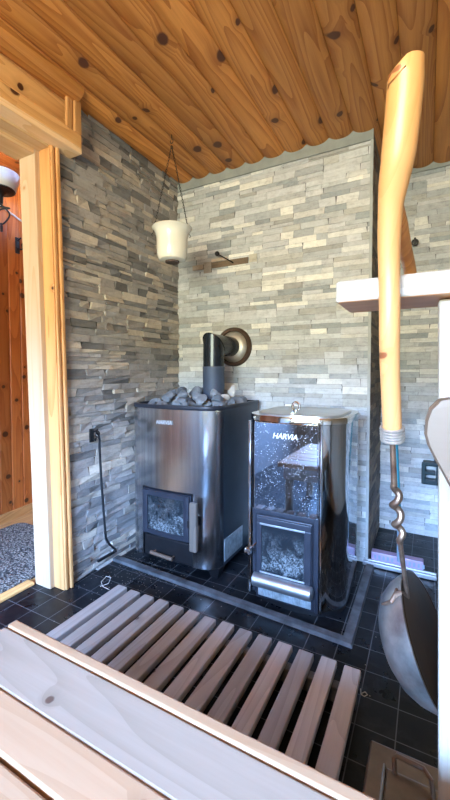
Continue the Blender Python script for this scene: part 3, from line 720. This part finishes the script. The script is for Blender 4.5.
# ================================================================== HANGING BUCKET
hk = thing('hanging_pot', 'cream ceramic pot hanging on black chains from the ceiling', 'hanging pot', (.28, -.44, 1.52))
pc = (.28, -.44)
prof = [(.0, 1.527), (.052, 1.527), (.066, 1.533), (.074, 1.55), (.077, 1.60), (.078, 1.64), (.083, 1.665), (.094, 1.683), (.101, 1.688), (.099, 1.692), (.090, 1.686), (.076, 1.664), (.072, 1.64), (.070, 1.56), (.05, 1.54), (.0, 1.538)]
pot = build('pot', MB().lathe(prof, (pc[0], pc[1], 0), 40), 'ceramic', hk)
build('foot', MB().lathe([(.0, 1.519), (.034, 1.519), (.036, 1.528), (.0, 1.529)], (pc[0], pc[1], 0), 24), 'cork', hk)
hook = Vector((.28, -.44, 2.118))
for dx, dy in ((-.076, -.035), (.052, .055), (.04, -.07)):
    if (dx, dy) == (.04, -.07): pass
    a_ = Vector((pc[0]+dx*1.15, pc[1]+dy*1.15, 1.672)); b_ = hook+Vector((0, 0, -.02))
    ch = MB(); nl = 30
    for k in range(nl):
        p0 = b_.lerp(a_, k/nl); p1 = b_.lerp(a_, (k+1.25)/nl) if k < nl-1 else a_
        mid = (p0+p1)/2; dv_ = (p1-p0); ln = dv_.length/2; dv_.normalize(); sd = dv_.orthogonal().normalized()
        if k % 2: sd = dv_.cross(sd)
        ch.tube([mid+dv_*ln*math.cos(t_)+sd*.0035*math.sin(t_) for t_ in [2*PI*q/8 for q in range(8)]], .0013, 5, closed=True)
    ch.tube([a_, a_+Vector((0, 0, .0))+Vector((dx, dy, 0))*.12+Vector((0, 0, -.012)), a_+Vector((dx, dy, 0))*.02+Vector((0, 0, -.018))], .0018, 5)
    build('chain', ch, 'black_iron', hk)
    if dx > 0 and dy > 0: break
hh = MB(); hh.tube([hook+Vector((0, 0, .035)), hook+Vector((0, 0, .012))], .002, 6); hh.tube([hook+Vector((.009*math.sin(a), 0, .0+.010*math.cos(a))) for a in [k*PI*1.7/10 for k in range(11)]], .0018, 6)
build('ceiling_hook', hh, 'black_iron', hk)

# ================================================================== WALL BITS
dm = thing('damper_rod', 'black ball-ended damper rod sticking out of the small niche in the pale wall', 'damper', (.40, -.012, 1.60))
build('rod', MB().tube([(.405, -.008, 1.612), (.335, -.060, 1.655)], .0035, 8), 'black_iron', dm)
build('ball', MB().lathe([(.0, -.014)]+[(.014*math.cos(a), .014*math.sin(a)) for a in [-PI/2+PI*k/10 for k in range(1, 10)]]+[(.0, .014)], (.328, -.066, 1.66), 16), 'black_iron', dm)
nb = MB(); nb.box((.255, -.0075, 1.598), (.50, -.002, 1.633), .001, col=(.16, .11, .07, 1)); nb.box((.20, -.008, 1.575), (.255, -.002, 1.64), .001, col=(.32, .27, .22, 1)); nb.box((.255, -.009, 1.636), (.36, -.002, 1.652), .001, col=(.55, .45, .34, 1)); nb.box((.505, -.008, 1.60), (.555, -.002, 1.645), .001, col=(.50, .47, .38, 1)); nb.box((.12, -.009, 1.60), (.197, -.002, 1.63), .001, col=(.40, .33, .26, 1))  # dark brown strip paints the niche's shade onto the flat wall
struct('trim_5', nb, 'stone_smooth', 'brown bare stone strips, niche shade painted in, around the damper rod in the pale wall', 'trim')

hk2 = thing('wall_hook', 'black iron wall hook on the rough stone wall holding the poker', 'hook', (.012, -.73, .66))
build('plate', MB().box((.010, -.742, .635), (.018, -.716, .70), .003), 'black_iron', hk2)
build('prong', MB().tube([(.018, -.728, .685), (.045, -.728, .690), (.052, -.726, .700)], .004, 8), 'black_iron', hk2)
build('prong', MB().tube([(.018, -.728, .655), (.05, -.74, .648), (.058, -.743, .66)], .004, 8), 'black_iron', hk2)
pk = thing('fire_poker', 'long black iron poker hanging on the rough stone wall', 'poker', (.045, -.67, .07))
pts = [(.040, -.728, .685), (.046, -.716, .672), (.044, -.708, .645), (.040, -.705, .61), (.038, -.695, .45), (.038, -.682, .29), (.040, -.672, .155), (.045, -.655, .118), (.058, -.630, .085), (.062, -.628, .070)]
build('shaft', MB().tube(pts, .0058, 8), 'black_iron', pk)
build('rake_blade', MB().box((.045, -.735, .062), (.058, -.622, .074), .003), 'black_iron', pk)
build('grip_ring', MB().tube([Vector((.045, -.722, .675))+Vector((0, .012*math.cos(a), .014*math.sin(a))) for a in [2*PI*k/12 for k in range(12)]], .0035, 6, closed=True), 'black_iron', pk)

tp = thing('wall_peg', 'small black knob on the recessed stone wall behind the rail', 'knob', (1.34, .49, 1.72))
build('stem', MB().tube([(1.345, .492, 1.72), (1.345, .462, 1.72)], .006, 8), 'black_iron', tp)
build('cap', MB().lathe([(0, 0), (.016, 0), (.020, .006), (.016, .014), (0, .016)], (1.345, .466, 1.72), 14, (0, -1, 0)).box((1.34, .45, 1.70), (1.35, .462, 1.745), .002), 'black_iron', tp)
ur = thing('wall_bracket', 'dark green plastic bracket with two openings on the recessed stone wall', 'bracket', (1.45, .47, .39))
g = MB()
X0, X1, Z0, Z1 = 1.400, 1.520, .322, .455
g.box((X0, .44, Z0), (X0+.022, .488, Z1-.012), .004); g.box((X0+.006, .44, Z1-.026), (X1, .488, Z1), .006); g.box((X0+.02, .44, Z0), (X1, .488, Z0+.03), .004); g.box((X0+.02, .44, .378), (X1-.05, .488, .398), .004); g.box((X0+.075, .44, Z0), (X1, .488, Z1), .004)
build('frame', g, 'green_dark', ur)
g = MB(); g.tube([(1.47, .465, .455), (1.475, .465, .49), (1.50, .465, .50)], .008, 8); build('hose_stub', g, 'green_dark', ur)

# ================================================================== SQUEEGEE
sq = thing('floor_squeegee', 'floor squeegee with teal handle leaning in the recess', 'squeegee', (1.31, .0, 0))
hdn = MB().tube([(1.316, .002, .165), (1.222, .468, 1.27)], .0105, 14); tag(build('handle', hdn, 'teal', sq), 'teal tube handle')
build('socket', MB().tube([(1.322, -.004, .045), (1.3165, .0, .10), (1.3150, .006, .19)], [.017, .015, .013], 12), 'grey_plastic', sq)
hd_ = MB().box((1.185, .0, .020), (1.42, .045, .062), .004)
for k in range(12):
    if 5 <= k <= 6: continue
    hd_.box((1.20+k*.0195, -.0015, .030), (1.210+k*.0195, .001, .050), .0005, mi=1)
tag(build('head', hd_, ['lavender', 'grey_plastic'], sq), 'lavender plastic head')
build('blade_rail', MB().box((1.150, -.035, .012), (1.475, -.012, .020), .002).box((1.150, -.040, .004), (1.475, -.033, .024), .002).box((1.150, -.012, .0), (1.475, .002, .024), .002), 'alu', sq)

# ================================================================== DUCKBOARD
db = thing('duckboard', 'grey wooden slatted duckboard lying on the tiles before the stoves', 'duckboard', (.77, -1.19, 0))
sl = MB().box((.2805, -1.498, .046), (.3295, -.835, .070), .004, col=(.1, .2, .3, .6))
first = build('slat', sl, 'slat', db)
for k in range(1, 14):
    mb = MB().box((.2805+.0716*k, -1.498+random.uniform(-.003, .003), .046), (.3295+.0716*k, -.835+random.uniform(-.004, .004), .070), .004)
    build('slat', mb, 'slat', db)
for yy in (-.895, -1.20, -1.47): build('crossbar', MB().box((.285, yy-.016, 0.0), (1.257, yy+.016, .0455), .003), 'kerb', db)

# ================================================================== STRINGS
def string(name, pts, lab):
    o = build(name, MB().tube(pts, .0014, 6), 'string', None, pts[0]); tag(o, lab, 'string')
string('string', [(.135, -.80, .002), (.155, -.77, .006), (.135, -.735, .012), (.115, -.745, .016), (.125, -.785, .012), (.15, -.80, .006), (.19, -.80, .002)], 'small pale loop of string on tiles beside the first duckboard slat')
string('string', [(1.262, -.842, .002), (1.272, -.832, .004), (1.280, -.842, .006), (1.272, -.852, .005), (1.262, -.846, .004), (1.258, -.825, .002)], 'tiny pale curl of string on tiles beside the last duckboard slat')

# ================================================================== FLOOR HATCH
fh = thing('floor_hatch', 'brown metal hatch plate with a raised lid, on the black tiles', 'hatch', (1.45, -1.17, 0))
build('plate', MB().box((1.308, -1.236, 0), (1.66, -1.002, .026), .006), 'bronze', fh)
lidh = build('lid', MB().box((1.350, -1.215, .0262), (1.56, -1.075, .044), .006), 'bronze', fh)
build('lid_edge', MB().box((1.345, -1.215, .0262), (1.351, -1.075, .049), .002), 'alu', lidh)
tag(build('lid_handle', MB().tube([(1.372, -1.085, .042), (1.368, -1.070, .066), (1.374, -1.064, .070), (1.430, -1.068, .070), (1.445, -1.085, .068), (1.450, -1.10, .04)], .0055, 8), 'bronze', lidh), 'bent rod handle')

# ================================================================== BENCHES
lb = thing('lower_bench', 'low wooden bench of weathered grey and warm orange planks before the duckboard', 'bench', (1.4, -1.8, 0))
build('plank', MB().box((.567, -1.4905, .352), (2.24, -1.467, .380), .004, col=(.3, .1, .8, .75)), 'bench_warm', lb)
build('plank', MB().box((.567, -1.602, .352), (2.24, -1.4945, .379), .004, col=(.9, .4, .2, .55)), 'bench_grey', lb)
tag(build('plank', MB().box((.567, -1.677, .352), (2.24, -1.6035, .3805), .004, col=(.2, .5, .45, .8)), 'bench_warm', lb), 'warmer orange pine plank')
for k in range(4): tag(build('plank', MB().box((.567, -1.683-.13*(k+1)+.005, .352), (2.24, -1.683-.13*k, .3805), .004, col=(.1+.2*k, .3, .7-.1*k, .7)), 'bench_warm', lb), 'warmer orange pine plank')
build('apron', MB().box((.60, -1.52, .27), (2.2, -1.49, .352), .003), 'beam', lb)
for lx, ly in ((.60, -1.545), (.60, -2.05), (2.1, -1.545), (2.1, -2.05)): build('leg', MB().box((lx, ly-.025, 0), (lx+.045, ly+.02, .27 if ly > -1.6 else .352), .003), 'beam_z', lb)
# ================================================================== RAIL, POST, CURVED END
rl = thing('guard_rail', 'whitish square wooden rail with orange underside crossing behind the ladle pole', 'rail', (1.7, -1.26, 0))
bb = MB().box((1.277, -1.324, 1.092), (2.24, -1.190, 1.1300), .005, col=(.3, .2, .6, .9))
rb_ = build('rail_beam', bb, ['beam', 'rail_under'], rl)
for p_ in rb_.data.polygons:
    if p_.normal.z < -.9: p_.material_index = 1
pst = build('post', MB().box((1.4365, -1.293, 0), (1.4845, -1.252, 1.0895), .005, col=(.5, .3, .2, .8)), 'beam_z', rl)
for v in pst.data.vertices: v.co.x += .024*(1.09-v.co.z)*.7
build('post', MB().box((2.18, -1.293, 0), (2.228, -1.252, 1.0895), .005), 'beam_z', rl)
ce = MB()
prof = [(1.4255, .928), (1.4215, .915), (1.4205, .900), (1.4235, .888), (1.4300, .874), (1.4520, .832), (1.50, .76), (1.56, .70), (1.62, .70), (1.62, .945), (1.46, .945), (1.434, .938)]
ce.loft([[(x+(.003 if k in (0, 3) else 0), yy, z) for x, z in prof] for k, yy in enumerate((-1.53, -1.525, -1.495, -1.49))], True, (.2, .6, .3, .6), 0, False)
o = build('arm_slab', ce, 'arm_wood', None, (1.5, -1.51, .7)); tag(o, 'pale brown rounded wooden arm slab in front of the whitish post', 'arm slab')

# ================================================================== LADLE
la = thing('giant_ladle', 'oversized ladle with a thick barked pole handle hooked over the rail', 'ladle', (1.36, -1.35, 1.1))
PP = [((1.391, -1.43, 1.390), .0222), ((1.3905, -1.428, 1.380), .0232), ((1.389, -1.42, 1.353), .0240), ((1.380, -1.402, 1.285), .0235), ((1.373, -1.388, 1.250), .0212), ((1.3685, -1.375, 1.214), .0178), ((1.3665, -1.352, 1.133), .0163), ((1.3665, -1.340, 1.035), .0160), ((1.3685, -1.318, .951), .0155), ((1.3690, -1.294, .878), .0158), ((1.3692, -1.290, .866), .0150)]
# smooth the run of the pole
def cr_(pts, sub=5):
    P = [Vector(p) for p, _ in pts]; Rr = [r for _, r in pts]; out = []; ro = []
    for i in range(len(P)-1):
        p0, p1, p2, p3 = P[max(i-1, 0)], P[i], P[i+1], P[min(i+2, len(P)-1)]
        for k in range(sub):
            t = k/sub
            out.append(.5*((2*p1)+(-p0+p2)*t+(2*p0-5*p1+4*p2-p3)*t*t+(-p0+3*p1-3*p2+p3)*t**3)); ro.append(Rr[i]+(Rr[i+1]-Rr[i])*t)
    out.append(P[-1]); ro.append(Rr[-1]); return out, ro
pp, rr2 = cr_(PP)
mb = MB(); mb.tube(pp, rr2, 22, (.35, .15, .55, .75))
vs_ = []
for i, v in enumerate(mb.v):     # slanting cut at the top: left side rounded off, right side high
    v = Vector(v)
    if v.z > 1.372:
        side = (v.x-1.392)*.88+(v.y+1.43)*.47
        v.z += side*.10 - max(0, -side-.008)*.9
    vs_.append(v+Vector((math.sin(v.z*31)*.0008, 0, 0)))
mb.v = vs_
build('pole', mb, 'pole', la)
bp, br = cr_([((1.372, -1.372, 1.238), .011), ((1.378, -1.315, 1.215), .0125), ((1.383, -1.24, 1.192), .012), ((1.389, -1.180, 1.168), .0115), ((1.390, -1.170, 1.135), .0105), ((1.390, -1.168, 1.105), .008)])
tag(build('hook_branch', MB().tube(bp, br, 14), 'branch', la), 'shiny orange-brown side branch')
wr = MB()
ax = (Vector((1.3692, -1.290, .866))-Vector((1.3690, -1.2985, .895))).normalized()
for k in range(5):
    c_ = Vector((1.3695, -1.2905, .872))+ax*(.0052*k)
    u_ = ax.orthogonal().normalized(); w_ = ax.cross(u_)
    wr.tube([c_+(u_*math.cos(a)+w_*math.sin(a))*.0178 for a in [2*PI*q/20 for q in range(20)]], .0032, 6, closed=True)
wr.lathe([(.0, .0), (.0165, .0), (.0165, .024), (.0, .024)], Vector((1.3695, -1.2905, .872)), 18, ax)
tag(build('wire_binding', wr, 'wire', la), 'silvery wire binding')
# neck: straight rod, twisted middle, plain end down to the rim
n0 = Vector((1.3700, -1.284, .846)); n1 = Vector((1.3715, -1.250, .762)); n2 = Vector((1.3800, -1.195, .632)); n3 = Vector((1.3935, -1.150, .500))
build('neck_rod', MB().tube([n0, n1], [.0050, .0055], 10), 'neck', la)
build('neck_rod', MB().tube([n2, n2.lerp(n3, .5), n3], [.005, .0045, .0045], 10), 'neck', la)
tw = []; tr = []
dvn = (n2-n1).normalized(); u_ = dvn.orthogonal().normalized(); w_ = dvn.cross(u_)
for k in range(73):
    t = k/72; a = t*2*PI*3.0+.5; am = .0066*min(1, 6*t, 6*(1-t)); tw.append(n1.lerp(n2, t)+(u_*math.cos(a)+w_*math.sin(a))*am); tr.append(.0066)
build('neck_twist', MB().tube(tw, tr, 10), 'neck', la)
# bowl hanging on its side, mouth to the right
bc = Vector((1.433, -1.128, .412))
Rv = Vector((math.cos(math.radians(28.2)), math.sin(math.radians(28.2)), 0)); Fv = Vector((-Rv.y, Rv.x, 0)); Uv = Vector((0, 0, 1))
vw = (Fv*.762+Rv*.403-Uv*.51).normalized(); mr_ = (Rv-vw*Rv.dot(vw)).normalized(); mu_ = mr_.cross(vw)
nb_ = (vw*-.27+(mr_*math.cos(.06)+mu_*math.sin(.06))*.963).normalized(); RB = .127
outp = [(.0, -.084), (.035, -.082), (.070, -.074), (.096, -.058), (.113, -.037), (.123, -.015), (RB, .0), (RB+.003, .001)]
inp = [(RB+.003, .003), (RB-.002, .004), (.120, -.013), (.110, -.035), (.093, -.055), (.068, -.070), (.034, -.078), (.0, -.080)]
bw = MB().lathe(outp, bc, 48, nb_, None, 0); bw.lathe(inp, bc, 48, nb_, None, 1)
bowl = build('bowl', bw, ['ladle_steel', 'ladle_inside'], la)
# rivet strap where the neck meets the bowl
e1 = (Uv - nb_*Uv.dot(nb_)).normalized(); e2 = nb_.cross(e1)
if e2.dot(vw) > 0: e2 = -e2
dth = lambda a: e1*math.cos(a)+e2*math.sin(a)
att = bc+dth(.42)*(RB+.004)
stp = MB(); stp.tube([n3, n3.lerp(att, .5)+Vector((0, 0, .002)), att, bc+dth(.42)*.126-nb_*.012], [.0045, .005, .0055, .005], 8)
stp.tube([bc+dth(.30)*.126-nb_*.010, bc+dth(.42)*.1275-nb_*.012, bc+dth(.52)*.1245-nb_*.022, bc+dth(.50)*.117-nb_*.036, bc+dth(.44)*.108-nb_*.047], [.003, .0045, .0045, .004, .003], 8)
build('bowl_strap', stp, 'neck', la)

# ================================================================== HALL LAMP, CABLE, COAT HOOK
lp = thing('hall_lamp', 'wall lamp with white glass bowl and black scrolled iron beyond the doorway', 'lamp', (-.63, -.74, 1.75))
lc = (-.640, -.745)
build('glass_bowl', MB().lathe([(.0, 1.955), (.062, 1.955), (.078, 1.970), (.090, 2.01), (.094, 2.045), (.089, 2.046), (.084, 2.01), (.07, 1.98), (.0, 1.965)], (*lc, 0), 36), 'lampglass', lp)
build('cup', MB().lathe([(.0, 1.925), (.014, 1.925), (.018, 1.935), (.03, 1.946), (.068, 1.950), (.074, 1.956), (.070, 1.962), (.0, 1.955)], (*lc, 0), 36).lathe([(.0, 1.885), (.012, 1.885), (.014, 1.925), (.0, 1.928)], (*lc, 0), 16), 'black_iron', lp)
def curve3(pts, r, n=8):
    o_, _ = cr_([(p, r) for p in pts], 6); return MB().tube(o_, r, n)
q = Vector((*lc, 0)); S = lambda a, z: (q.x+a*Rv.x, q.y+a*Rv.y, z)
build('scroll', curve3([S(0, 1.89), S(.01, 1.87), S(.05, 1.86), S(.0, 1.855), S(-.03, 1.82), S(0, 1.775), S(.035, 1.80), S(.045, 1.835), S(.0, 1.88), S(-.06, 1.90)], .0045), 'black_iron', lp)
build('scroll', curve3([S(.02, 1.865), S(-.02, 1.87), S(-.07, 1.85), S(-.10, 1.80), S(-.06, 1.78)], .0045), 'black_iron', lp)
build('finial', MB().lathe([(.0, 1.735), (.006, 1.735), (.008, 1.76), (.004, 1.78), (.0, 1.785)], S(.002, 0), 12), 'black_iron', lp)
build('wall_arm', MB().tube([S(-.10, 1.80), (-.80, -.78, 1.82), (-.915, -.80, 1.83)], .006, 8).box((-.925, -.83, 1.76), (-.912, -.77, 1.90), .003), 'black_iron', lp)
lt = bpy.data.lights.new('hall_bulb', 'POINT'); lt.energy = 6; lt.color = (1, .8, .6); lt.shadow_soft_size = .04
lo = bpy.data.objects.new('hall_bulb', lt); C.objects.link(lo); lo.parent = lp; lo.location = Vector((*lc, 2.06))-POS[lp.name]
cb = build('cable', MB().tube([(-.90, -.98, 2.115), (-.965, -.529, 2.012), (-.985, -.39, 1.975), (-1.0, -.2, 1.95)], .0055, 8), 'white_cable', None, (-.96, -.5, 2.0)); tag(cb, 'white cable sagging across the red board wall', 'cable')
ck = thing('coat_hook', 'small black iron coat hook on the red board wall', 'coat hook', (-.99, -.43, 1.78))
a0 = A+dv*.125+nv*.012
build('plate', MB().box((a0.x-.002, a0.y-.014, 1.755), (a0.x+.008, a0.y+.014, 1.86), .003), 'black_iron', ck)
build('prong', curve3([(a0.x+.006, a0.y, 1.79), (a0.x+.05, a0.y, 1.775), (a0.x+.06, a0.y, 1.80)], .005), 'black_iron', ck)
build('prong', MB().tube([(a0.x+.006, a0.y, 1.84), (a0.x+.04, a0.y, 1.85)], .005, 8), 'black_iron', ck)

# ================================================================== ADDED LAMP, out of view on the rear wall, warming ceiling and upper walls
sl_ = thing('unseen_fill_lamp', 'added warm fill lamp, out of view on the wall behind the benches', 'lamp', (1.1, -3.68, 1.90))
build('fill_lamp_base', MB().box((1.02, -3.698, 1.86), (1.18, -3.685, 1.98), .006), 'pine_pale_z', sl_)
m_, nt_, b_ = newmat('fill_lamp_glow', .5, 0, (1, .85, .6)); b_.inputs['Emission Color'].default_value = (1, .72, .42, 1); b_.inputs['Emission Strength'].default_value = 6; M['fill_lamp_glow'] = m_
build('fill_lamp_shade', MB().lathe([(.0, 1.855), (.05, 1.86), (.062, 1.89), (.062, 1.93), (.058, 1.935), (.055, 1.89), (.0, 1.87)], (1.1, -3.61, 0), 24), 'fill_lamp_glow', sl_)
lt = bpy.data.lights.new('fill_lamp_bulb', 'POINT'); lt.energy = 45; lt.color = (1, .80, .58); lt.shadow_soft_size = .06
lo = bpy.data.objects.new('fill_lamp_bulb', lt); C.objects.link(lo); lo.parent = sl_; lo.location = Vector((1.1, -3.58, 1.98))-POS[sl_.name]
